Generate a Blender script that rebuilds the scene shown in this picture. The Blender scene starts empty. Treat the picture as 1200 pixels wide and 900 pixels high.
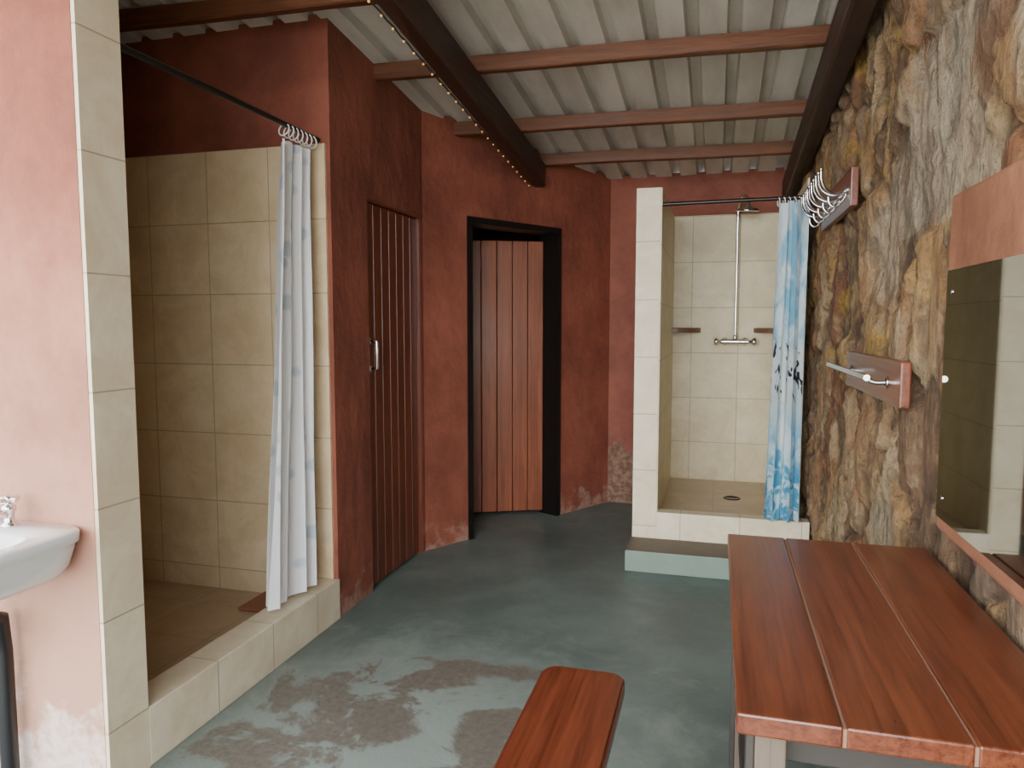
import bpy, bmesh, math, random
from mathutils import Vector, Matrix, noise
random.seed(7)
S = bpy.context.scene
COL = S.collection

def srgb(r, g, b):
    def f(v):
        v /= 255.0
        return v/12.92 if v <= 0.04045 else ((v+0.055)/1.055)**2.4
    return (f(r), f(g), f(b), 1.0)

# ------------------------------------------------------------------ nodes
class T:
    def __init__(s, name):
        s.m = bpy.data.materials.new(name); s.m.use_nodes = True
        s.t = s.m.node_tree; s.t.nodes.clear()
        s.out = s.t.nodes.new('ShaderNodeOutputMaterial')
        s.b = s.t.nodes.new('ShaderNodeBsdfPrincipled')
        s.t.links.new(s.b.outputs[0], s.out.inputs[0])
    def set(s, sock, v):
        if isinstance(v, bpy.types.NodeSocket): s.t.links.new(v, sock)
        else: sock.default_value = v
    def n(s, typ, props=None, **ins):
        nd = s.t.nodes.new('ShaderNode'+typ)
        for k, v in (props or {}).items(): setattr(nd, k, v)
        for k, v in ins.items():
            s.set(nd.inputs[int(k[1:])] if k[0] == 'i' and k[1:].isdigit() else nd.inputs[k.replace('_', ' ')], v)
        return nd
    def math(s, op, a, b=0.0, clamp=False):
        return s.n('Math', {'operation': op, 'use_clamp': clamp}, i0=a, i1=b).outputs[0]
    def mix(s, f, a, b, bt='MIX'):
        return s.n('MixRGB', {'blend_type': bt}, i0=f, i1=a, i2=b).outputs[0]
    def noise(s, vec, scale, detail=4, rough=0.55, dist=0.0):
        return s.n('TexNoise', Vector=vec, Scale=scale, Detail=detail, Roughness=rough, Distortion=dist).outputs[0]
    def ss(s, v, lo, hi, a=0.0, b=1.0):
        return s.n('MapRange', {'interpolation_type': 'SMOOTHSTEP'}, i0=v, i1=lo, i2=hi, i3=a, i4=b).outputs[0]
    def pos(s): return s.n('NewGeometry').outputs['Position']
    def scale(s, vec, sc):
        return s.n('VectorMath', {'operation': 'MULTIPLY'}, i0=vec, i1=sc).outputs[0]
    def sep(s, vec): return s.n('SeparateXYZ', i0=vec).outputs
    def bump(s, h, dist, strength=1.0):
        nd = s.n('Bump', Height=h, Distance=dist, Strength=strength)
        s.t.links.new(nd.outputs[0], s.b.inputs['Normal'])
    def p(s, **k):
        for kk, v in k.items(): s.set(s.b.inputs[kk.replace('_', ' ')], v)
        return s.m

def m_simple(name, col, rough=0.5, metal=0.0, bump=0.0, bscale=60, **k):
    t = T(name); P = t.pos()
    n = t.noise(P, bscale*0.4, 4)
    dark = tuple(c*0.78 for c in col[:3])+(1,)
    t.p(Base_Color=t.mix(n, dark, col), Roughness=rough, Metallic=metal)
    for kk, v in k.items(): t.p(**{kk: v})
    if bump: t.bump(t.noise(P, bscale, 3), bump)
    return t.m

def m_plaster(name, c, stain=0.3, staincol=srgb(190, 165, 150), lit=0.0, litcol=None, rock=False):
    t = T(name); P = t.pos(); x, y, z = t.sep(P)
    n1 = t.noise(P, 1.7, 6, 0.65); n2 = t.noise(P, 9, 5, 0.6); n3 = t.noise(P, 34, 4, 0.6)
    n0 = t.noise(t.scale(P, (1, 1, 0.6)), 4.0, 3, 0.5)
    dk = tuple(v*0.62 for v in c[:3])+(1,); lt = (min(1, c[0]*1.18), c[1]*1.32, c[2]*1.34, 1)
    col = t.mix(t.ss(n1, 0.3, 0.72), dk, lt)
    col = t.mix(t.math('MULTIPLY', t.ss(n2, 0.45, 0.75), 0.4), col, lt)
    col = t.mix(t.ss(n0, 0.52, 0.75, 0, 0.35), col, dk)
    if litcol:
        f = t.ss(t.math('ADD', z, t.math('MULTIPLY', n1, -1.6)), 1.1, -0.4, 0.0, lit)  # daylight on the lower wall, painted into the colour
        col = t.mix(f, col, litcol)
    m = t.ss(t.math('ADD', t.math('SUBTRACT', stain, z), t.math('MULTIPLY', t.math('SUBTRACT', n2, 0.5), 0.7)), -0.02, 0.12)
    col = t.mix(t.math('MULTIPLY', m, t.ss(n3, 0.3, 0.6, 0.35, 0.85)), col, staincol)
    if rock:
        mm = t.ss(t.math('ADD', t.math('SUBTRACT', 0.45, z), t.math('MULTIPLY', t.math('SUBTRACT', n2, 0.5), 0.8)), 0.0, 0.1)
        mm = t.math('MULTIPLY', mm, t.ss(x, -0.35, -0.5))
        col = t.mix(t.math('MULTIPLY', mm, 0.85), col, t.mix(t.ss(n3, 0.35, 0.65), srgb(88, 66, 50), srgb(130, 104, 84)))
    t.p(Base_Color=col, Roughness=0.72)
    h = t.math('ADD', t.math('ADD', t.math('MULTIPLY', n2, 0.55), t.math('MULTIPLY', n3, 0.15)), t.math('MULTIPLY', n0, 1.6))
    t.bump(h, 0.025, 0.6)
    return t.m

def m_tile(name, c, size=0.33, ph=(0, 0, 0), axes=(1, 1, 1), grout=srgb(140, 126, 106), rough=0.42):
    t = T(name); P = t.pos(); xyz = t.sep(P)
    Nn = t.n('NewGeometry').outputs['True Normal']; nn = t.sep(Nn)
    mask = None; cells = []
    for i in range(3):
        q = t.math('DIVIDE', t.math('SUBTRACT', xyz[i], ph[i]), size)
        fr = t.math('FRACT', q); cells.append(t.math('FLOOR', t.math('ADD', q, 0.0)))
        d = t.math('MULTIPLY', t.math('SUBTRACT', 0.5, t.math('ABSOLUTE', t.math('SUBTRACT', fr, 0.5))), size)
        ln = t.ss(d, 0.0032, 0.0016)
        ln = t.math('MULTIPLY', ln, t.math('LESS_THAN', t.math('ABSOLUTE', nn[i]), 0.5))
        ln = t.math('MULTIPLY', ln, float(axes[i]))
        mask = ln if mask is None else t.math('MAXIMUM', mask, ln)
    cv = t.n('CombineXYZ', i0=cells[0], i1=cells[1], i2=cells[2]).outputs[0]
    wn = t.n('TexWhiteNoise', {'noise_dimensions': '3D'}, Vector=cv).outputs[0]
    n1 = t.noise(P, 5, 6, 0.7, 0.4); n2 = t.noise(P, 45, 3)
    dk = (c[0]*0.80, c[1]*0.75, c[2]*0.68, 1)
    col = t.mix(t.ss(n1, 0.3, 0.7), dk, c)
    col = t.mix(t.math('MULTIPLY', wn, 0.22), col, dk)
    col = t.mix(t.math('MULTIPLY', t.ss(n2, 0.5, 0.8), 0.3), col, dk)
    col = t.mix(t.math('MULTIPLY', mask, 0.65), col, grout)
    t.p(Base_Color=col, Roughness=rough)
    t.bump(t.math('SUBTRACT', t.math('MULTIPLY', n2, 0.1), mask), 0.002, 0.5)
    return t.m

def m_wood(name, c1, c2, axis=1, rough=0.3, coat=0.0, var=0.35, sc=1.0):
    t = T(name); P = t.pos()
    v = [34.0*sc]*3; v[axis] = 1.3*sc
    ri = t.n('NewGeometry').outputs['Random Per Island']
    off = t.n('CombineXYZ', i0=t.math('MULTIPLY', ri, 13.0), i1=t.math('MULTIPLY', ri, 7.0), i2=t.math('MULTIPLY', ri, 5.0)).outputs[0]
    PP = t.n('VectorMath', {'operation': 'ADD'}, i0=P, i1=off).outputs[0]
    g = t.noise(t.scale(PP, tuple(v)), 1.0, 6, 0.68, 0.6)
    v2 = [130.0*sc]*3; v2[axis] = 4.0
    g2 = t.noise(t.scale(PP, tuple(v2)), 1.0, 3, 0.6)
    big = t.noise(PP, 3.0, 3)
    f = t.math('ADD', t.math('MULTIPLY', g, 0.6), t.math('MULTIPLY', g2, 0.4))
    col = t.mix(t.ss(f, 0.32, 0.68), c1, c2)
    dk = tuple(q*0.45 for q in c1[:3])+(1,)
    col = t.mix(t.ss(g2, 0.55, 0.72, 0, 0.45), col, dk)
    col = t.mix(t.math('MULTIPLY', ri, var), col, dk)
    col = t.mix(t.ss(big, 0.45, 0.8, 0, 0.5), col, c1)
    t.p(Base_Color=col, Roughness=t.ss(g, 0.2, 0.8, rough*0.8, rough*1.3), Coat_Weight=coat, Coat_Roughness=0.2)
    t.bump(f, 0.002, 0.6)
    return t.m

# ------------------------------------------------------------------ geometry
def obj(name, me, mats=(), smooth=False):
    o = bpy.data.objects.new(name, me); COL.objects.link(o)
    for m in (mats if isinstance(mats, (list, tuple)) else [mats]): me.materials.append(m)
    if smooth:
        for p in me.polygons: p.use_smooth = True
    return o

def bm_obj(name, bm, mats, smooth=False):
    bmesh.ops.recalc_face_normals(bm, faces=bm.faces)
    me = bpy.data.meshes.new(name); bm.to_mesh(me); bm.free()
    return obj(name, me, mats, smooth)

def bm_box(bm, x0, x1, y0, y1, z0, z1, bev=0.0, M=None, seg=2):
    r = bmesh.ops.create_cube(bm, size=1.0)
    vs = r['verts']
    for v in vs:
        v.co = Vector((x0+(v.co.x+.5)*(x1-x0), y0+(v.co.y+.5)*(y1-y0), z0+(v.co.z+.5)*(z1-z0)))
    if bev:
        es = list({e for v in vs for e in v.link_edges})
        r2 = bmesh.ops.bevel(bm, geom=es, offset=bev, segments=seg, affect='EDGES', profile=0.5)
        vs = list({v for f in r2['faces'] for v in f.verts} | {v for v in vs if v.is_valid})
    if M is not None:
        done = set(); stack = [v for v in vs if v.is_valid]
        while stack:
            v = stack.pop()
            if v in done: continue
            done.add(v)
            for e in v.link_edges: stack.append(e.other_vert(v))
        for v in done: v.co = M @ v.co
    return vs

def box(name, x0, x1, y0, y1, z0, z1, mat, bev=0.0, M=None):
    bm = bmesh.new(); bm_box(bm, x0, x1, y0, y1, z0, z1, bev, M)
    return bm_obj(name, bm, mat)

def boxes(name, lst, mat, bev=0.0, M=None):
    bm = bmesh.new()
    for b in lst: bm_box(bm, *b, bev, M)
    return bm_obj(name, bm, mat)

def roof(y): return 2.45+0.1*(5.5-y)

def prism_bm(bm, pts, z0, top):
    lo = [bm.verts.new((p[0], p[1], z0)) for p in pts]
    hi = [bm.verts.new((p[0], p[1], top(p[1]) if callable(top) else top)) for p in pts]
    n = len(pts)
    bm.faces.new(lo[::-1]); bm.faces.new(hi)
    for i in range(n): bm.faces.new((lo[i], lo[(i+1) % n], hi[(i+1) % n], hi[i]))

def prisms(name, lst, mat):
    bm = bmesh.new()
    for p in lst: prism_bm(bm, *p)
    return bm_obj(name, bm, mat)

def loft(name, rings, mat, smooth=True, cap0=True, cap1=True):
    bm = bmesh.new(); R = [[bm.verts.new(p) for p in r] for r in rings]
    n = len(R[0])
    for a, b in zip(R, R[1:]):
        for i in range(n): bm.faces.new((a[i], a[(i+1) % n], b[(i+1) % n], b[i]))
    if cap0: bm.faces.new(R[0][::-1])
    if cap1: bm.faces.new(R[-1])
    return bm_obj(name, bm, mat, smooth)

def superell(cx, cy, ax, ay, z, e=4.0, n=64):
    out = []
    for i in range(n):
        a = 2*math.pi*i/n; c, s = math.cos(a), math.sin(a)
        out.append((cx+ax*math.copysign(abs(c)**(2/e), c), cy+ay*math.copysign(abs(s)**(2/e), s), z))
    return out

def lathe(name, prof, origin, axis, mat, n=28):
    """prof: [(r,h)], axis: direction"""
    q = Vector((0, 0, 1)).rotation_difference(Vector(axis).normalized())
    rings = []
    for r, h in prof:
        rings.append([Vector(origin)+q @ Vector((r*math.cos(2*math.pi*i/n), r*math.sin(2*math.pi*i/n), h)) for i in range(n)])
    o = loft(name, rings, mat)
    return o

def tube(name, pts, r, mat, bez=False, cyclic=False):
    cu = bpy.data.curves.new(name, 'CURVE'); cu.dimensions = '3D'
    cu.bevel_depth = r; cu.bevel_resolution = 4; cu.resolution_u = 8; cu.use_fill_caps = True
    if bez:
        sp = cu.splines.new('BEZIER'); sp.bezier_points.add(len(pts)-1)
        for bp, p in zip(sp.bezier_points, pts):
            bp.co = p; bp.handle_left_type = bp.handle_right_type = 'AUTO'
    else:
        sp = cu.splines.new('POLY'); sp.points.add(len(pts)-1)
        for bp, p in zip(sp.points, pts): bp.co = (*p, 1)
    sp.use_cyclic_u = cyclic
    o = bpy.data.objects.new(name+'_c', cu); COL.objects.link(o)
    bpy.context.view_layer.update()
    dg = bpy.context.evaluated_depsgraph_get()
    me = bpy.data.meshes.new_from_object(o.evaluated_get(dg))
    bpy.data.objects.remove(o); me.materials.clear()
    return obj(name, me, mat, True)

def ring(name, c, R, r, normal, mat):
    q = Vector((0, 0, 1)).rotation_difference(Vector(normal).normalized())
    return tube(name, [Vector(c)+q @ Vector((R*math.cos(a*math.pi/10), R*math.sin(a*math.pi/10), 0)) for a in range(20)], r, mat, False, True)

def group(name, parts):
    pts = [p.matrix_world @ Vector(c) for p in parts for c in p.bound_box]
    mn = [min(p[i] for p in pts) for i in range(3)]; mx = [max(p[i] for p in pts) for i in range(3)]
    e = bpy.data.objects.new(name, None); COL.objects.link(e); e.empty_display_size = 0.1
    loc = Vector(((mn[0]+mx[0])/2, (mn[1]+mx[1])/2, mn[2])); e.location = loc
    for p in parts:
        p.parent = e; p.matrix_parent_inverse = Matrix.Translation(-loc)
    return e

# ------------------------------------------------------------------ materials
RED = srgb(138, 74, 57)
M_red = m_plaster('red_plaster', RED, 0.12, srgb(160, 128, 114))
M_red_near = m_plaster('red_plaster_daylit', srgb(146, 76, 54), 0.26, srgb(215, 200, 190), 0.9, srgb(182, 140, 120))  # whitish stain at the base, plus painted daylight paling the lower wall
M_red_back = m_plaster('red_plaster_back', RED, 0.12, srgb(120, 90, 70), rock=True)
M_tileL = m_tile('cream_tile', srgb(222, 202, 168), ph=(-2.31, 1.76, 0.19))
M_tileR = m_tile('cream_tile_shower', srgb(218, 207, 174), ph=(-0.18, 4.40, 0.17))
M_tilePier = m_tile('cream_tile_pier', srgb(228, 216, 190), ph=(-0.20, 1.755, 0.19), axes=(0, 0, 1))
M_tileCurb = m_tile('cream_tile_curb', srgb(228, 218, 194), ph=(-0.18, 1.76, 0.0), axes=(1, 1, 0))
M_tileFloor = m_tile('shower_floor_tile', srgb(188, 166, 138), size=0.33, ph=(-2.31, 1.76, 0.5), rough=0.3)
M_purlin = m_wood('purlin_wood', srgb(78, 42, 22), srgb(126, 76, 44), 0, 0.5)
M_rafter = m_wood('rafter_wood', srgb(38, 23, 16), srgb(70, 42, 28), 1, 0.45)
M_post = m_wood('post_wood', srgb(60, 34, 24), srgb(95, 52, 34), 2, 0.5)
M_table = m_wood('varnished_wood', srgb(80, 35, 19), srgb(132, 70, 42), 1, 0.32, 0.4, 0.25)
M_bench = m_wood('bench_wood', srgb(78, 32, 18), srgb(126, 63, 38), 1, 0.34, 0.35, 0.15)
M_door1 = m_wood('door_wood_dark', srgb(86, 38, 20), srgb(134, 68, 40), 2, 0.34, 0.35, 0.35)
M_door2 = m_wood('door_wood', srgb(104, 50, 27), srgb(162, 88, 52), 2, 0.42, 0.2, 0.3)
M_legs = m_simple('dark_leg_paint', srgb(60, 56, 52), 0.5)
M_legwood = m_wood('grey_leg_wood', srgb(96, 84, 72), srgb(134, 120, 104), 2, 0.6)
M_black = m_simple('black_steel', srgb(18, 17, 17), 0.4)
M_chrome = m_simple('chrome', (0.82, 0.83, 0.85, 1), 0.12, 1.0)
M_dkmetal = m_simple('dark_rod_metal', srgb(62, 58, 55), 0.3, 0.8)
M_ceramic = m_simple('white_ceramic', srgb(240, 241, 240), 0.12, bscale=3)
M_granite = m_simple('brown_granite', srgb(115, 80, 62), 0.4, bscale=200)
M_blackpl = m_simple('black_plastic', srgb(20, 20, 22), 0.4)
M_steptop = m_simple('step_concrete', srgb(104, 94, 80), 0.6, bump=0.003, bscale=30)
M_stepfront = m_simple('step_green_paint', srgb(120, 140, 128), 0.6, bump=0.002, bscale=30)
M_mat = m_simple('terracotta_mat', srgb(165, 110, 85), 0.9, bump=0.003, bscale=300)
M_groove = m_simple('groove_filler', srgb(148, 116, 96), 0.8)

# mirror
t = T('mirror_glass'); t.p(Base_Color=(0.34, 0.35, 0.33, 1), Metallic=1.0, Roughness=0.03); M_mirror = t.m
# galvanised roof
t = T('galvanised_sheet'); P = t.pos()
n = t.noise(t.scale(P, (3, 0.6, 3)), 1.5, 4, 0.6); n2 = t.noise(P, 60, 3)
c = t.mix(t.ss(n, 0.3, 0.7), srgb(190, 186, 178), srgb(222, 219, 212))
c = t.mix(t.ss(n2, 0.5, 0.8, 0, 0.2), c, srgb(160, 150, 136))
t.p(Base_Color=c, Roughness=0.5, Metallic=0.0); M_roof = t.m
# floor
t = T('painted_concrete'); P = t.pos(); x, y, z = t.sep(P)
n1 = t.noise(P, 1.6, 6, 0.65, 0.3); n2 = t.noise(P, 3.6, 9, 0.68, 0.5); n3 = t.noise(P, 40, 4, 0.65)
c = t.mix(t.ss(n1, 0.3, 0.7), srgb(82, 96, 93), srgb(106, 121, 118))
c = t.mix(t.ss(n2, 0.48, 0.76, 0, 0.5), c, srgb(130, 138, 133))
c = t.mix(t.ss(n3, 0.55, 0.8, 0, 0.35), c, srgb(72, 82, 78))
def blob(cx, cy, sx, sy):
    dx = t.math('DIVIDE', t.math('SUBTRACT', x, cx), sx); dy = t.math('DIVIDE', t.math('SUBTRACT', y, cy), sy)
    return t.math('SQRT', t.math('ADD', t.math('MULTIPLY', dx, dx), t.math('MULTIPLY', dy, dy)))
mk = None
for b in [(-1.22, 2.28, .26, .22), (-.70, 2.15, .12, .28), (-.80, 2.66, .26, .06), (-1.38, 1.85, .22, .2), (-.2, 1.2, .5, .4)]:
    q = t.ss(t.math('ADD', blob(*b), t.math('MULTIPLY', t.math('SUBTRACT', n2, 0.5), 6.0)), 1.15, 0.7)
    mk = q if mk is None else t.math('MAXIMUM', mk, q)
worn = t.mix(t.ss(n3, 0.25, 0.75), srgb(86, 80, 73), srgb(114, 106, 97))
halo = t.ss(t.math('ADD', blob(-1.0, 2.1, 1.1, .85), t.math('MULTIPLY', t.math('SUBTRACT', n2, 0.5), 2.0)), 1.2, 0.3, 0, 0.6)
c = t.mix(halo, c, srgb(148, 158, 152))
c = t.mix(t.math('MULTIPLY', mk, 0.88), c, worn)
t.p(Base_Color=c, Roughness=t.ss(n2, 0.3, 0.7, 0.36, 0.55))
t.bump(t.math('ADD', n2, t.math('MULTIPLY', n3, 0.3)), 0.006, 0.5); M_floor = t.m
# ground
M_ground = m_simple('sandy_ground', srgb(205, 195, 175), 0.9, bump=0.01, bscale=20)
# stone wall
t = T('rough_stone'); P = t.pos()
vc = t.n('VertexColor', {'layer_name': 'Col'}).outputs[0]
n1 = t.noise(t.scale(P, (14, 14, 5)), 1.4, 7, 0.68, 0.4); n2 = t.noise(P, 55, 6, 0.72); n4 = t.noise(t.scale(P, (8, 8, 2.2)), 1.0, 5, 0.65)
c = t.mix(t.ss(n1, 0.38, 0.54, 0.75, 0.0), vc, t.mix(0.25, srgb(68, 50, 37), vc))
c = t.mix(t.ss(n1, 0.57, 0.70, 0.0, 0.45), c, srgb(176, 156, 128))
c = t.mix(t.ss(n4, 0.54, 0.64, 0.0, 0.5), c, srgb(146, 98, 60))
c = t.mix(t.ss(n2, 0.50, 0.72, 0.0, 0.55), c, srgb(80, 64, 50))
t.p(Base_Color=c, Roughness=0.85)
t.bump(t.math('ADD', n1, t.math('MULTIPLY', n2, 0.5)), 0.035, 1.0); M_stone = t.m

# curtains
t = T('white_leaf_curtain'); uv = t.n('UVMap', {'uv_map': 'UVMap'}).outputs[0]
mp = t.n('Mapping', Vector=uv, Rotation=(0, 0, 0.7), Scale=(4.0, 11.0, 1.0)).outputs[0]
v = t.n('TexVoronoi', Vector=mp, Scale=0.8, Randomness=1.0)
leaf = t.ss(v.outputs['Distance'], 0.36, 0.24)
sel = t.ss(t.noise(uv, 2.5, 2), 0.40, 0.47)
c = t.mix(t.math('MULTIPLY', t.math('MULTIPLY', leaf, sel), 0.6), srgb(238, 240, 242), srgb(168, 194, 210))
t.p(Base_Color=c, Roughness=0.45)
tr = t.n('BsdfTranslucent', Color=c); ms = t.n('MixShader', i0=0.25, i1=t.b.outputs[0], i2=tr.outputs[0])
t.t.links.new(ms.outputs[0], t.out.inputs[0]); M_curtL = t.m
t = T('blue_sea_curtain'); uv = t.n('UVMap', {'uv_map': 'UVMap'}).outputs[0]; u, w, _ = t.sep(uv)
cl = t.noise(t.scale(uv, (1.6, 3.0, 1)), 1.4, 5, 0.6, 0.6)
c = t.mix(t.ss(cl, 0.40, 0.60), srgb(120, 180, 212), srgb(216, 230, 236))
low = t.ss(t.math('ADD', w, t.math('MULTIPLY', cl, 0.3)), 0.95, 0.7)
wav = t.noise(t.scale(uv, (2.5, 8, 1)), 1.5, 4, 0.6, 1.0)
c2 = t.mix(t.ss(wav, 0.42, 0.6), srgb(66, 152, 194), srgb(200, 228, 235))
mid = t.ss(t.math('ABSOLUTE', t.math('SUBTRACT', w, 1.05)), 0.35, 0.1, 0, 0.7)
c = t.mix(mid, c, srgb(210, 218, 216)); c = t.mix(low, c, c2)
bd = t.noise(t.scale(uv, (6, 9, 1)), 1.0, 2, 0.5, 1.2)
band = t.ss(t.math('ABSOLUTE', t.math('SUBTRACT', w, 1.12)), 0.2, 0.12)
c = t.mix(t.math('MULTIPLY', t.ss(bd, 0.56, 0.59), band), c, srgb(36, 42, 50))
t.p(Base_Color=c, Roughness=0.45)
tr = t.n('BsdfTranslucent', Color=c); ms = t.n('MixShader', i0=0.3, i1=t.b.outputs[0], i2=tr.outputs[0])
t.t.links.new(ms.outputs[0], t.out.inputs[0]); M_curtR = t.m
t = T('warm_bulb'); t.p(Base_Color=srgb(215, 160, 90), Roughness=0.25, Emission_Color=srgb(255, 180, 90), Emission_Strength=0.2); M_bulb = t.m

# ------------------------------------------------------------------ shell
box('ground', -14, 10, -16, 12, -0.16, -0.06, M_ground)
prisms('floor', [([(-3.1, -0.8), (0.8, -0.8), (0.8, 6.6), (-3.1, 6.6)], -0.1, 0.0)], M_floor)

up = lambda y: roof(y)+0.02
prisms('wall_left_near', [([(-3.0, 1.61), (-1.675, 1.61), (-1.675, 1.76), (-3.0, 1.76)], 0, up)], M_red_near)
prisms('trim_pier_tiles', [([(-1.675, 1.612), (-1.662, 1.612), (-1.662, 1.765), (-1.675, 1.765)], 0.0, up)], M_tilePier)
prisms('wall_left_outer', [([(-3.05, 1.76), (-2.9, 1.76), (-2.9, 6.4), (-3.05, 6.4)], 0, up)], M_red)
prisms('wall_left', [
    ([(-2.9, 2.95), (-1.67, 2.95), (-1.67, 3.30), (-1.82, 3.30), (-1.82, 3.10), (-2.9, 3.10)], 0, up),
    ([(-1.82, 3.30), (-1.67, 3.30), (-1.67, 3.96), (-1.82, 3.96)], 1.99, up),
    ([(-1.82, 3.96), (-1.67, 3.96), (-1.67, 4.0), (-1.82, 4.09)], 0, up)], M_red)
# angled wall
P0 = Vector((-1.67, 4.0)); d = Vector((.885, 1.52)).normalized(); nrm = Vector((d.y, -d.x))
def AW(t_, o): q = P0+d*t_+nrm*o; return (q.x, q.y)
L = 1.759; T0, T1 = 0.35, 1.19
prisms('wall_angled', [
    ([AW(0, 0), AW(T0, 0), AW(T0, -.15), AW(-0.02, -.15)], 0, up),
    ([AW(T1, 0), AW(L, 0), AW(L+.1, -.15), AW(T1, -.15)], 0, up),
    ([AW(T0, 0), AW(T1, 0), AW(T1, -.15), AW(T0, -.15)], 2.025, up)], M_red)
prisms('wall_back', [([(-.79, 5.52), (0.75, 5.52), (0.75, 5.67), (-.86, 5.67)], 0, up)], M_red_back)
prisms('wall_inner_room', [([(-2.9, 6.4), (-.6, 6.4), (-.6, 6.5), (-2.9, 6.5)], 0, up),
                           ([(-.75, 5.67), (-.6, 5.67), (-.6, 6.4), (-.75, 6.4)], 0, up)], M_red)

# tile linings, left stall
box('trim_tiles_stall_far', -2.9, -1.69, 2.938, 2.95, 0.085, 2.17, M_tileL)
box('trim_tiles_stall_rear', -2.9, -2.888, 1.76, 2.938, 0.085, 2.17, M_tileL)
box('trim_tiles_stall_near', -2.888, -1.675, 1.76, 1.772, 0.085, 2.17, M_tileL)
box('shower_tray_left', -2.9, -1.78, 1.76, 2.95, 0.0, 0.085, M_tileFloor)
box('trim_curb_left', -1.79, -1.662, 1.765, 2.95, 0.0, 0.19, M_tileCurb, 0.004)

# right shower
box('shower_partition', -.455, -.32, 4.24, 5.52, 0.0, 2.14, M_tilePier)
box('trim_tiles_shower_side', -.32, -.312, 4.245, 5.508, 0.22, 2.14, M_tileR)
box('trim_tiles_shower_back', -.32, 0.49, 5.508, 5.52, 0.22, 2.155, M_tileR)
box('trim_tiles_shower_right', 0.455, 0.465, 4.26, 5.508, 0.22, 2.155, M_tileR)
box('shower_tray_right', -.32, 0.465, 4.30, 5.52, 0.0, 0.22, M_tileFloor)
box('trim_curb_right', -.32, 0.52, 4.238, 4.33, 0.0, 0.275, M_tileCurb, 0.004)
o = box('shower_step', -.465, 0.54, 3.965, 4.238, 0.0, 0.12, [M_steptop, M_stepfront], 0.006)
for p in o.data.polygons:
    if abs(p.normal.z) < 0.6 and p.normal.y < 0.3: p.material_index = 1

# ---- stone wall
def wx(y): return 0.62-0.028*(y-1.1)
ya, yb = -0.75, 5.52
NY, NZ = 620, 260
verts = []; cols = []
pal = [srgb(150, 122, 88), srgb(118, 90, 64), srgb(168, 144, 110), srgb(162, 124, 78), srgb(92, 68, 50), srgb(152, 98, 60),
       srgb(174, 156, 126), srgb(134, 114, 92), srgb(120, 76, 50), srgb(170, 136, 86)]
mort = srgb(180, 168, 146)
def mixc(a, b, f): return tuple(a[i]*(1-f)+b[i]*f for i in range(3))
def sst(v, a, b):
    q = max(0, min(1, (v-a)/(b-a))); return q*q*(3-2*q)
for j in range(NZ+1):
    for i in range(NY+1):
        y = ya+(yb-ya)*i/NY; zt = up(y); z = zt*j/NZ
        w1 = noise.fractal(Vector((y*3.5, z*2.5, 3.1)), 0.8, 2.1, 5); w2 = noise.fractal(Vector((y*4.0, z*2.8, 9.7)), 0.8, 2.1, 5)
        q = Vector((y*5.6+w1*0.5+z*0.3, z*2.2+w2*0.4, 0.37))
        ds, ps = noise.voronoi(q)
        e = ds[1]-ds[0]
        st = sst(e, 0.0, 0.3)
        idh = int((ps[0].x*127.1+ps[0].y*311.7)*10) % 997
        rnd = random.Random(idh); k = rnd.randrange(len(pal)); dep = rnd.uniform(-.016, .018)
        f1 = noise.fractal(Vector((y*8, z*3.6, 1.0)), 0.9, 2.0, 6)
        f2 = noise.fractal(Vector((y*26, z*15, 5.0)), 0.8, 2.0, 4)
        f3 = noise.ridged_multi_fractal(Vector((y*5, z*2.4, 11.0)), 0.9, 2.0, 5, 1.0, 2.0)
        grey = sst(noise.noise(Vector((y*1.6, z*1.8, 20)))+(1-abs(y-2.1)/1.1)*0.6*(1 if (1.65 < z < 2.2 or z < .95) else 0), 0.22, 0.5)
        if z > 0.8 and y > 3.2: grey = 0
        amp = 1-grey*0.6
        h = (st*0.036+dep*st+f1*0.016+(f3-1.2)*0.013)*amp+f2*0.006
        h = max(-0.035, min(0.064, h))
        taper = sst(5.52-y, 0.0, 0.3)
        xx = wx(y)+0.016-h*taper
        if y < 2.35:
            lim = 0.588 if z < 1.8 else 0.565
            if xx < lim: xx = lim+(xx-lim)*0.08
        verts.append((xx, y, z))
        c_ = mixc(pal[k], pal[(k+3) % len(pal)], sst(f1, -0.25, 0.45)*0.7)
        c_ = mixc(c_, pal[2] if f2 > 0 else pal[1], min(0.45, abs(f2)*0.7))
        c_ = mixc(mixc(c_, srgb(62, 46, 34), 0.7), c_, sst(e+f2*0.06, 0.0, 0.14))
        lich = sst(noise.fractal(Vector((y*7, z*5, 44)), 0.8, 2.0, 4), 0.42, 0.62)
        if y > 2.2 and z > 1.1: c_ = mixc(c_, srgb(176, 140, 52), lich*0.55)
        c_ = mixc(c_, mort, grey*0.65)
        cols.append((*c_, 1.0))
faces = []
W = NY+1
for j in range(NZ):
    for i in range(NY):
        a = j*W+i; faces.append((a, a+W, a+W+1, a+1))
n0 = len(verts)
verts += [(0.85, ya, 0), (0.85, yb, 0), (0.85, yb, up(yb)), (0.85, ya, up(ya))]
cols += [(*mort[:3], 1.0)]*4
faces += [(n0, n0+1, n0+2, n0+3), (0, n0, n0+3, NZ*W), (NY, NZ*W+NY, n0+2, n0+1), (NZ*W, n0+3, n0+2, NZ*W+NY)]
me = bpy.data.meshes.new('wall_right'); me.from_pydata(verts, [], faces)
ca = me.color_attributes.new('Col', 'FLOAT_COLOR', 'POINT')
ca.data.foreach_set('color', [v for c_ in cols for v in c_])
me.update(); obj('wall_right', me, M_stone, True)

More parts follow.
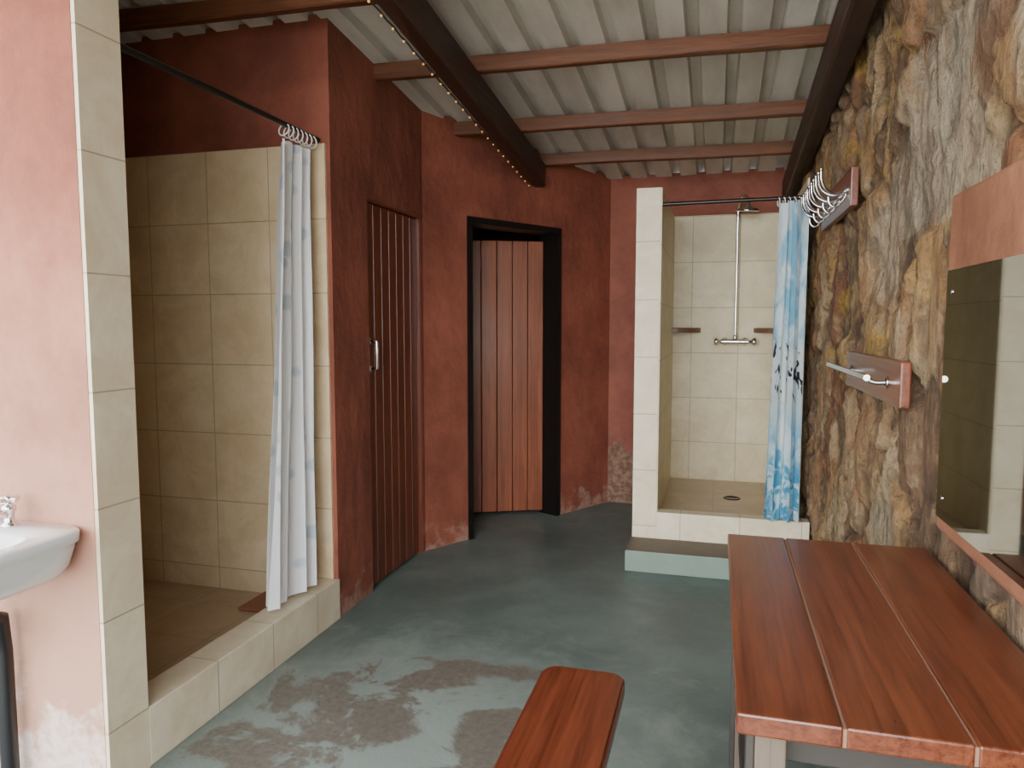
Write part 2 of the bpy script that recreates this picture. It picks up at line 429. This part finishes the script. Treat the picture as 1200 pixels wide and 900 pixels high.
# ---- roof: IBR sheet
bm = bmesh.new(); X0, X1, pitch, rh = -3.3, 1.0, 0.178, 0.045
prof = []; x = X0
while x < X1:
    prof += [(x, 0), (x+pitch*.62, 0), (x+pitch*.67, rh), (x+pitch*.93, rh)]
    prof += [(x+pitch*.98, 0)]
    x += pitch
rows = []
for y in (-1.0, 2.0, 4.0, 6.7):
    rows.append([bm.verts.new((px, y, roof(y)+pz)) for px, pz in prof])
for a, b in zip(rows, rows[1:]):
    for i in range(len(prof)-1): bm.faces.new((a[i], a[i+1], b[i+1], b[i]))
o = bm_obj('ceiling', bm, M_roof)

# purlins & rafters
def awx(y): return -1.67+(y-4.0)*0.5822
def purlin(nm, xa, xb, y, sk=0.035, w=0.05, h=0.075):
    bm = bmesh.new(); n = 10; R = []
    for i in range(n+1):
        x = xa+(xb-xa)*i/n; yy = y+sk*(x+0.6); zz = roof(yy)-h-0.004+0.002*math.sin(x*5+y)
        R.append([bm.verts.new(p) for p in [(x, yy-w/2, zz+.006), (x, yy-w/2+.006, zz), (x, yy+w/2-.006, zz), (x, yy+w/2, zz+.006), (x, yy+w/2, zz+h-.005), (x, yy-w/2, zz+h)]])
    for a, b in zip(R, R[1:]):
        for i in range(6): bm.faces.new((a[i], a[(i+1) % 6], b[(i+1) % 6], b[i]))
    bm.faces.new(R[0][::-1]); bm.faces.new(R[-1])
    return bm_obj(nm, bm, M_purlin)
XR = 0.50
BEAMS = []
for k, (y, xa) in enumerate([(4.89, awx(4.87)), (4.25, awx(4.22)), (3.45, -1.67), (2.77, -2.9), (2.07, -2.9), (1.35, -3.0), (0.65, -3.0), (-0.05, -3.0), (-0.7, -3.0)]):
    BEAMS.append(purlin('purlin_%d' % (k+1), xa+0.002, XR, y))
def rafter(nm, xc, y0, y1, w=0.085, h=0.15):
    bm = bmesh.new(); n = 14; R = []
    for i in range(n+1):
        y = y0+(y1-y0)*i/n; z1 = roof(y)-0.083; z0 = z1-h+0.004*math.sin(y*3)
        R.append([bm.verts.new(p) for p in [(xc-w/2, y, z0+.01), (xc-w/2+.01, y, z0), (xc+w/2-.01, y, z0), (xc+w/2, y, z0+.01), (xc+w/2, y, z1), (xc-w/2, y, z1)]])
    for a, b in zip(R, R[1:]):
        for i in range(6): bm.faces.new((a[i], a[(i+1) % 6], b[(i+1) % 6], b[i]))
    bm.faces.new(R[0][::-1]); bm.faces.new(R[-1])
    return bm_obj(nm, bm, M_rafter)
BEAMS.append(rafter('rafter_1', -1.17, -0.75, 4.83))
BEAMS.append(rafter('rafter_2', 0.465, -0.75, 5.5, 0.09, 0.17))
BEAMS.append(rafter('rafter_3', -2.75, -0.75, 1.6))
for k, xx in enumerate((-1.17, -2.75)):
    BEAMS.append(box('post_%d' % (k+1), xx-.05, xx+.05, -.72, -.62, 0, roof(-.7)-.235, M_post, 0.006))
group('ceiling_beams', BEAMS)

# light string on rafter
bm = bmesh.new()
cable = []
for i in range(60):
    y = 1.2+(4.78-1.2)*i/59
    cable.append((-1.218, y, roof(y)-0.228-0.006*abs(math.sin(i*1.7))))
cab = tube('cable', cable, 0.004, M_legs)
for i in range(36):
    y = 1.25+3.5*i/35
    bmesh.ops.create_uvsphere(bm, u_segments=8, v_segments=6, radius=0.0055, matrix=Matrix.Translation((-1.220, y, roof(y)-0.238)))
bl = bm_obj('bulbs', bm, M_bulb, True)
group('fairy_light_string', [cab, bl])

# ------------------------------------------------------------------ doors
pl = []; n = 7; y0, y1 = 3.31, 3.95
for i in range(n):
    a = y0+(y1-y0)*i/n; pl.append((-1.715, -1.69, a+.0018, a+(y1-y0)/n-.0018, 0.012, 1.975))
planks = boxes('planks', pl, M_door1, 0.003)
bk = box('backing', -1.735, -1.712, y0, y1, 0.012, 1.975, M_black)
pp = [planks, bk]
pp.append(tube('pull_bar', [(-1.69, 3.345, 1.285), (-1.655, 3.345, 1.285), (-1.65, 3.345, 1.28), (-1.65, 3.345, 1.15), (-1.655, 3.345, 1.145), (-1.69, 3.345, 1.145)], 0.009, M_chrome))
pp.append(lathe('rose_top', [(.018, 0), (.018, .004), (.01, .008)], (-1.69, 3.345, 1.285), (1, 0, 0), M_chrome))
pp.append(lathe('rose_bottom', [(.018, 0), (.018, .004), (.01, .008)], (-1.69, 3.345, 1.145), (1, 0, 0), M_chrome))
group('door_1', pp)
boxes('trim_1', [(-1.75, -1.672, 3.30, 3.31, 0, 1.99), (-1.75, -1.672, 3.95, 3.96, 0, 1.99), (-1.75, -1.672, 3.31, 3.95, 1.977, 1.99)], M_door1)
def fr(t0, t1, o0, o1, z0, z1):
    return ([AW(t0, o1), AW(t1, o1), AW(t1, o0), AW(t0, o0)], z0, z1)
f = [prisms('frame', [fr(T0, T0+.028, -.14, .012, 0, 2.025), fr(T1-.03, T1, -.155, .012, 0, 2.025), fr(T0, T1, -.14, .012, 1.995, 2.025),
                      fr(T0-.01, T0, 0, .012, 0, 2.035), fr(T1, T1+.01, 0, .012, 0, 2.035), fr(T0, T1, 0, .012, 2.025, 2.035)], M_black)]
H = Vector((-1.205, 5.09)); ld = Vector((-.909, -.417)).normalized(); ln = Vector((-ld.y, ld.x))
M4 = Matrix(((ld.x, -ld.y, 0, H.x), (ld.y, ld.x, 0, H.y), (0, 0, 1, 0), (0, 0, 0, 1)))
n = 7; wl = 0.78
f.append(boxes('leaf_planks', [(i*wl/n+.002, (i+1)*wl/n-.002, 0.0, 0.025, 0.02, 1.955) for i in range(n)], M_door2, 0.004, M4))
f.append(boxes('ledges', [(0.03, wl-.03, -.028, 0.0, z, z+.1) for z in (.25, 1.0, 1.75)], M_door2, 0.003, M4))
group('door_2', f)

# ------------------------------------------------------------------ curtains
def curtain(name, axis, top, bot, fixed, z0, z1, folds, amp, mat, uvw=1.6, lean=0.0):
    nc, nr = 150, 60; me = bpy.data.meshes.new(name); V = []; F = []; U = []
    for j in range(nr+1):
        t_ = j/nr
        for i in range(nc+1):
            s = i/nc
            a = (bot[0]+(bot[1]-bot[0])*s)*(1-t_)+(top[0]+(top[1]-top[0])*s)*t_
            ph = 2*math.pi*folds*s+0.9*math.sin(2.2*t_+s*7)
            off = amp*(0.5+0.5*(1-t_))*math.sin(ph)*(0.75+0.35*math.sin(s*9+1))+0.012*noise.noise(Vector((s*9, t_*3, 1)))
            a += 0.35*amp*math.sin(2*ph)*0.5
            o_ = fixed+off+lean*(1-t_)
            z = z0+(z1-z0)*t_+0.008*math.sin(ph)*(1-t_)**3 - 0.012*(t_**8)*abs(math.sin(ph/2))
            V.append((o_, a, z) if axis == 'Y' else (a, o_, z)); U.append((s*uvw, z))
    for j in range(nr):
        for i in range(nc):
            a = j*(nc+1)+i; F.append((a, a+1, a+nc+2, a+nc+1))
    me.from_pydata(V, [], F); ul = me.uv_layers.new(name='UVMap')
    for l in me.loops: ul.data[l.index].uv = U[l.vertex_index]
    return obj(name, me, mat, True)
parts = [curtain('cloth', 'Y', (2.65, 2.90), (2.49, 2.84), -1.735, 0.205, 2.13, 3.8, 0.046, M_curtL)]
parts.append(tube('rod', [(-1.72, 1.772, 2.19), (-1.72, 2.938, 2.185)], 0.011, M_dkmetal))
for i in range(7): parts.append(ring('ring_%d' % (i+1), (-1.725, 2.68+.035*i, 2.165), 0.026, 0.003, (0.15, 1, 0.1*i-.3), M_ceramic))
group('shower_curtain', parts)
parts = [curtain('cloth', 'X', (0.305, 0.455), (0.275, 0.452), 4.205, 0.285, 2.03, 2.6, 0.03, M_curtR, 1.3)]
parts.append(tube('rod', [(-.312, 4.275, 2.05), (0.49, 4.27, 2.055)], 0.011, M_dkmetal))
for i in range(6): parts.append(ring('ring_%d' % (i+1), (0.31+.028*i, 4.268, 2.035), 0.024, 0.003, (1, 0.15, 0.1*i), M_ceramic))
group('shower_curtain', parts)

# ------------------------------------------------------------------ shower fitting
sx, yw = 0.128, 5.505
P_ = []
P_.append(tube('riser', [(sx, yw-.05, 1.25), (sx, yw-.05, 1.8), (sx, yw-.05, 2.12), (sx+.003, yw-.06, 2.20), (sx+.02, yw-.11, 2.25), (sx+.045, yw-.18, 2.25), (sx+.06, yw-.22, 2.20)], 0.010, M_chrome, True))
P_.append(lathe('rose', [(0.012, 0.0), (0.014, -.02), (0.03, -.035), (0.078, -.055), (0.080, -.065), (0.07, -.067)], (sx+.06, yw-.22, 2.205), (0.05, -.1, 1), M_chrome))
P_.append(tube('bracket', [(sx, yw-.05, 1.98), (sx, yw+.003, 1.98)], 0.008, M_chrome))
P_.append(tube('mixer_body', [(sx-.09, yw-.05, 1.245), (sx+.09, yw-.05, 1.245)], 0.02, M_chrome))
for k, q in (('l', -1), ('r', 1)):
    P_.append(tube('inlet_'+k, [(sx+q*.06, yw-.05, 1.245), (sx+q*.07, yw+.003, 1.245)], 0.014, M_chrome))
    P_.append(lathe('flange_'+k, [(0.03, 0), (0.028, .008), (.014, .014)], (sx+q*.07, yw+.003, 1.245), (0, -1, 0), M_chrome))
    P_.append(lathe('knob_'+k, [(0.01, 0), (0.012, .02), (.027, .025), (.03, .045), (.022, .055)], (sx+q*.09, yw-.05, 1.245), (q, 0, 0), M_chrome))
P_.append(lathe('outlet', [(0.016, -.02), (0.016, .02), (.012, .035)], (sx, yw-.05, 1.26), (0, 0, 1), M_chrome))
group('shower_fitting', P_)
def shelf(cx, cy, sxn, syn, z):
    pts = [(cx, cy)]; r = 0.2
    for i in range(9):
        a = math.pi/2*i/8; pts.append((cx+sxn*r*math.cos(a), cy+syn*r*math.sin(a)*0.8))
    bm = bmesh.new(); prism_bm(bm, pts, z, z+.034)
    bmesh.ops.recalc_face_normals(bm, faces=bm.faces)
    bmesh.ops.bevel(bm, geom=bm.edges[:], offset=0.003, segments=1, affect='EDGES')
    bm_obj('soap_shelf', bm, M_granite)
shelf(-.312, 5.508, 1, -1, 1.31); shelf(0.455, 5.508, -1, -1, 1.31)
lathe('floor_drain', [(0.055, 0), (0.055, .004), (.045, .005), (.044, .002), (.001, .002)], (0.12, 4.95, 0.22), (0, 0, 1), M_dkmetal)
lathe('floor_drain', [(0.055, 0), (0.055, .004), (.045, .005), (.044, .002), (.001, .002)], (-2.5, 2.5, 0.085), (0, 0, 1), M_dkmetal)
box('bath_mat', -2.05, -1.85, 2.72, 2.93, 0.085, 0.10, M_mat, 0.005)

# ------------------------------------------------------------------ basin
bx, by = -1.925, 1.395
R = []
for ax, ay, z, dy, e in [(.15, .12, .66, .08, 3), (.185, .16, .668, .05, 4), (.212, .192, .70, .022, 5), (.228, .209, .750, .005, 6), (.233, .212, .766, .002, 6), (.241, .214, .770, 0, 7), (.242, .215, .796, 0, 7), (.238, .211, .802, 0, 7),
                         (.195, .150, .802, -.045, 4), (.188, .143, .792, -.045, 4), (.165, .12, .735, -.04, 3.2), (.11, .08, .69, -.03, 2.6), (.025, .025, .682, -.03, 2)]:
    R.append(superell(bx, by+dy, ax, ay, z, e))
B = [loft('bowl', R, M_ceramic)]
tx, ty = bx+.015, by+.155
B.append(lathe('tap_body', [(.022, 0), (.022, .006), (.013, .012), (.013, .04), (.018, .045), (.018, .058), (.009, .062), (.009, .075)], (tx, ty, .802), (0, 0, 1), M_chrome))
B.append(tube('spout', [(tx, ty, .835), (tx, ty-.05, .85), (tx, ty-.09, .842), (tx, ty-.1, .82)], 0.01, M_chrome, True))
B.append(tube('cross_a', [(tx-.03, ty, .878), (tx+.03, ty, .878)], 0.007, M_chrome))
B.append(tube('cross_b', [(tx, ty-.03, .878), (tx, ty+.03, .878)], 0.007, M_chrome))
B.append(lathe('cap', [(.013, 0), (.013, .012), (.006, .018)], (tx, ty, .872), (0, 0, 1), M_chrome))
px = bx-.055
B.append(tube('waste_pipe', [(px, by+.02, .675), (px, by+.02, .55), (px, by+.05, .47), (px, by+.09, .48), (px, by+.13, .54), (px, by+.165, .52), (px, by+.17, .42), (px, by+.17, 0.0)], 0.024, M_blackpl))
group('wash_basin', B)

# ------------------------------------------------------------------ table
ty0, ty1, tz = 1.17, 2.21, 0.75
TB = [boxes('top_planks', [(0.045, .2028, ty0, ty1, tz-.036, tz), (.2072, .3828, ty0, ty1, tz-.036, tz), (.3872, .574, ty0, ty1, tz-.036, tz)], M_table, 0.004, None)]
TB.append(boxes('gap_fill', [(.2022, .2078, ty0+.003, ty1-.003, tz-.034, tz-.004), (.3822, .3878, ty0+.003, ty1-.003, tz-.034, tz-.004)], M_groove))
TB.append(boxes('apron', [(.085, .11, ty0+.09, ty1-.09, tz-.12, tz-.037), (.50, .525, ty0+.09, ty1-.09, tz-.12, tz-.037),
                          (.11, .50, ty0+.09, ty0+.115, tz-.12, tz-.037), (.11, .50, ty1-.115, ty1-.09, tz-.12, tz-.037)], M_legs, 0.002))
TB.append(boxes('legs', [(a, a+.05, b, b+.05, 0, tz-.037) for a in (.075, .485) for b in (ty0+.04, ty1-.13)], M_legwood, 0.004))
TB.append(boxes('leg_irons', [(.062, .075, b, b+.04, 0.0, tz-.037) for b in (ty0+.04, ty1-.13)], M_legs, 0.002))
TB.append(boxes('stretchers', [(.085, .11, ty0+.09, ty1-.13, .18, .23), (.50, .525, ty0+.09, ty1-.13, .18, .23)], M_legs, 0.002))
group('wooden_table', TB)

# ------------------------------------------------------------------ bench
def rslab(name, x0, x1, y0, y1, z0, z1, r, mat):
    pts = []
    for cx, cy, a0 in ((x1-r, y1-r, 0), (x0+r, y1-r, 90), (x0+r, y0+r, 180), (x1-r, y0+r, 270)):
        for i in range(7):
            a = math.radians(a0+90*i/6); pts.append((cx+r*math.cos(a), cy+r*math.sin(a)))
    bm = bmesh.new(); prism_bm(bm, pts, z0, z1)
    bmesh.ops.recalc_face_normals(bm, faces=bm.faces)
    es = [e for e in bm.edges if abs(e.verts[0].co.z-e.verts[1].co.z) < 1e-6]
    bmesh.ops.bevel(bm, geom=es, offset=0.006, segments=2, affect='EDGES')
    return bm_obj(name, bm, mat)
b0, b1, c0, c1 = -.430, -.208, .72, 1.86
BN = [rslab('seat', b0, b1, c0, c1, .41, .45, .045, M_bench)]
BN.append(boxes('rails', [(b1-.045, b1-.022, c0+.05, c1-.06, .33, .409), (b0+.022, b0+.045, c0+.05, c1-.06, .33, .409)], M_bench, 0.002))
BN.append(boxes('legs', [(x, x+.045, y, y+.045, 0, .409) for x in (b0+.045, b1-.09) for y in (c0+.08, c1-.13)], M_legs, 0.003))
BN.append(boxes('stretchers', [(b0+.07, b1-.07, y, y+.03, .12, .16) for y in (c0+.085, c1-.12)]+[(-.335, -.305, c0+.1, c1-.1, .12, .16)], M_legs, 0.003))
group('wooden_bench', BN)

# ------------------------------------------------------------------ mirror with plaster surround
ms0, ms1 = 0.95, 2.13
M_sur = m_plaster('mirror_surround_plaster', srgb(152, 98, 72), -1.0)
MR = [box('surround', .572, .63, ms0, ms1, .83, 1.70, M_sur, 0.012)]
MR.append(prisms('glass', [([(.5725, ms0+.05), (.5725, ms1-.045), (.560, ms1-.045), (.570, ms0+.05)], .875, 1.505)], M_mirror))
for i, (yy, zz) in enumerate([(ms1-.09, .93), (ms1-.09, 1.45), (ms0+.1, .93), (ms0+.1, 1.45)]):
    MR.append(lathe('screw_%d' % (i+1), [(.006, 0), (.006, .002), (.004, .003)], (.5608 if i < 2 else .5693, yy, zz), (-1, 0, 0), M_chrome))
group('wall_mirror', MR)

# towel rail
yy0, yy1 = 2.32, 3.22
bxw = wx(2.9)-.055
TR = [box('board', bxw, bxw+.03, yy0, yy1, 1.125, 1.262, M_table, 0.005)]
TR.append(tube('bar', [(bxw-.065, yy0+.13, 1.205), (bxw-.065, yy1+.02, 1.205)], 0.010, M_chrome))
for k, yv in enumerate((yy0+.16, yy1-.12)):
    TR.append(tube('bracket_%d' % (k+1), [(bxw, yv, 1.19), (bxw-.04, yv, 1.19), (bxw-.065, yv, 1.205)], 0.008, M_chrome, True))
    TR.append(lathe('rosette_%d' % (k+1), [(.020, 0), (.018, .005), (.011, .010)], (bxw, yv, 1.19), (-1, 0, 0), M_chrome))
group('towel_rail', TR)

# hook rack
hx = wx(3.6)-.055; hz = -0.05
HK = [box('board', hx, hx+.03, 3.16, 3.98, 1.885+hz, 2.04+hz, M_table, 0.005)]
for k in range(5):
    yv = 3.24+k*.155
    HK.append(lathe('plate_%d' % (k+1), [(.02, 0), (.02, .004), (.01, .008)], (hx, yv, 1.96+hz), (-1, 0, 0), M_chrome))
    for s in (-1, 1):
        HK.append(tube('hook_up_%d%s' % (k+1, 'ab'[s > 0]), [(hx, yv, 1.965+hz), (hx-.03, yv+s*.01, 1.945+hz), (hx-.075, yv+s*.025, 1.955+hz), (hx-.10, yv+s*.035, 1.99+hz), (hx-.105, yv+s*.038, 2.035+hz)], 0.005, M_chrome, True))
        HK.append(lathe('tip_%d%s' % (k+1, 'ab'[s > 0]), [(.001, -.009), (.007, -.006), (.009, 0), (.007, .006), (.001, .009)], (hx-.105, yv+s*.038, 2.04+hz), (0, 0, 1), M_chrome, 12))
    HK.append(tube('hook_low_%d' % (k+1), [(hx, yv, 1.95+hz), (hx-.02, yv, 1.915+hz), (hx-.045, yv, 1.895+hz), (hx-.065, yv, 1.91+hz), (hx-.07, yv, 1.935+hz)], 0.005, M_chrome, True))
group('coat_hook_rack', HK)

# ------------------------------------------------------------------ light
w = bpy.data.worlds.new('World'); S.world = w; w.use_nodes = True
nt = w.node_tree; nt.nodes.clear()
out = nt.nodes.new('ShaderNodeOutputWorld'); bg = nt.nodes.new('ShaderNodeBackground')
bg.inputs[0].default_value = (0.94, 0.975, 1.0, 1); bg.inputs[1].default_value = 4.2
nt.links.new(bg.outputs[0], out.inputs[0])
sd = bpy.data.lights.new('hazy_sun', 'SUN'); sd.energy = 3.3; sd.angle = math.radians(60); sd.color = (1.0, 0.98, 0.95)
so = bpy.data.objects.new('hazy_sun', sd); COL.objects.link(so); so.location = (-1, -6, 4)
so.rotation_euler = Vector((0.16, 1.0, -0.12)).to_track_quat('-Z', 'Y').to_euler()
S.view_settings.view_transform = 'AgX'
S.view_settings.exposure = 0.85

# ------------------------------------------------------------------ camera
cd = bpy.data.cameras.new('Camera'); cam = bpy.data.objects.new('Camera', cd); COL.objects.link(cam)
cd.sensor_width = 36; cd.lens = 25.5; cd.clip_start = 0.02
cam.location = (0, 0, 1.37); cam.rotation_euler = (math.radians(90-4.708), 0, math.radians(15.72))
S.camera = cam
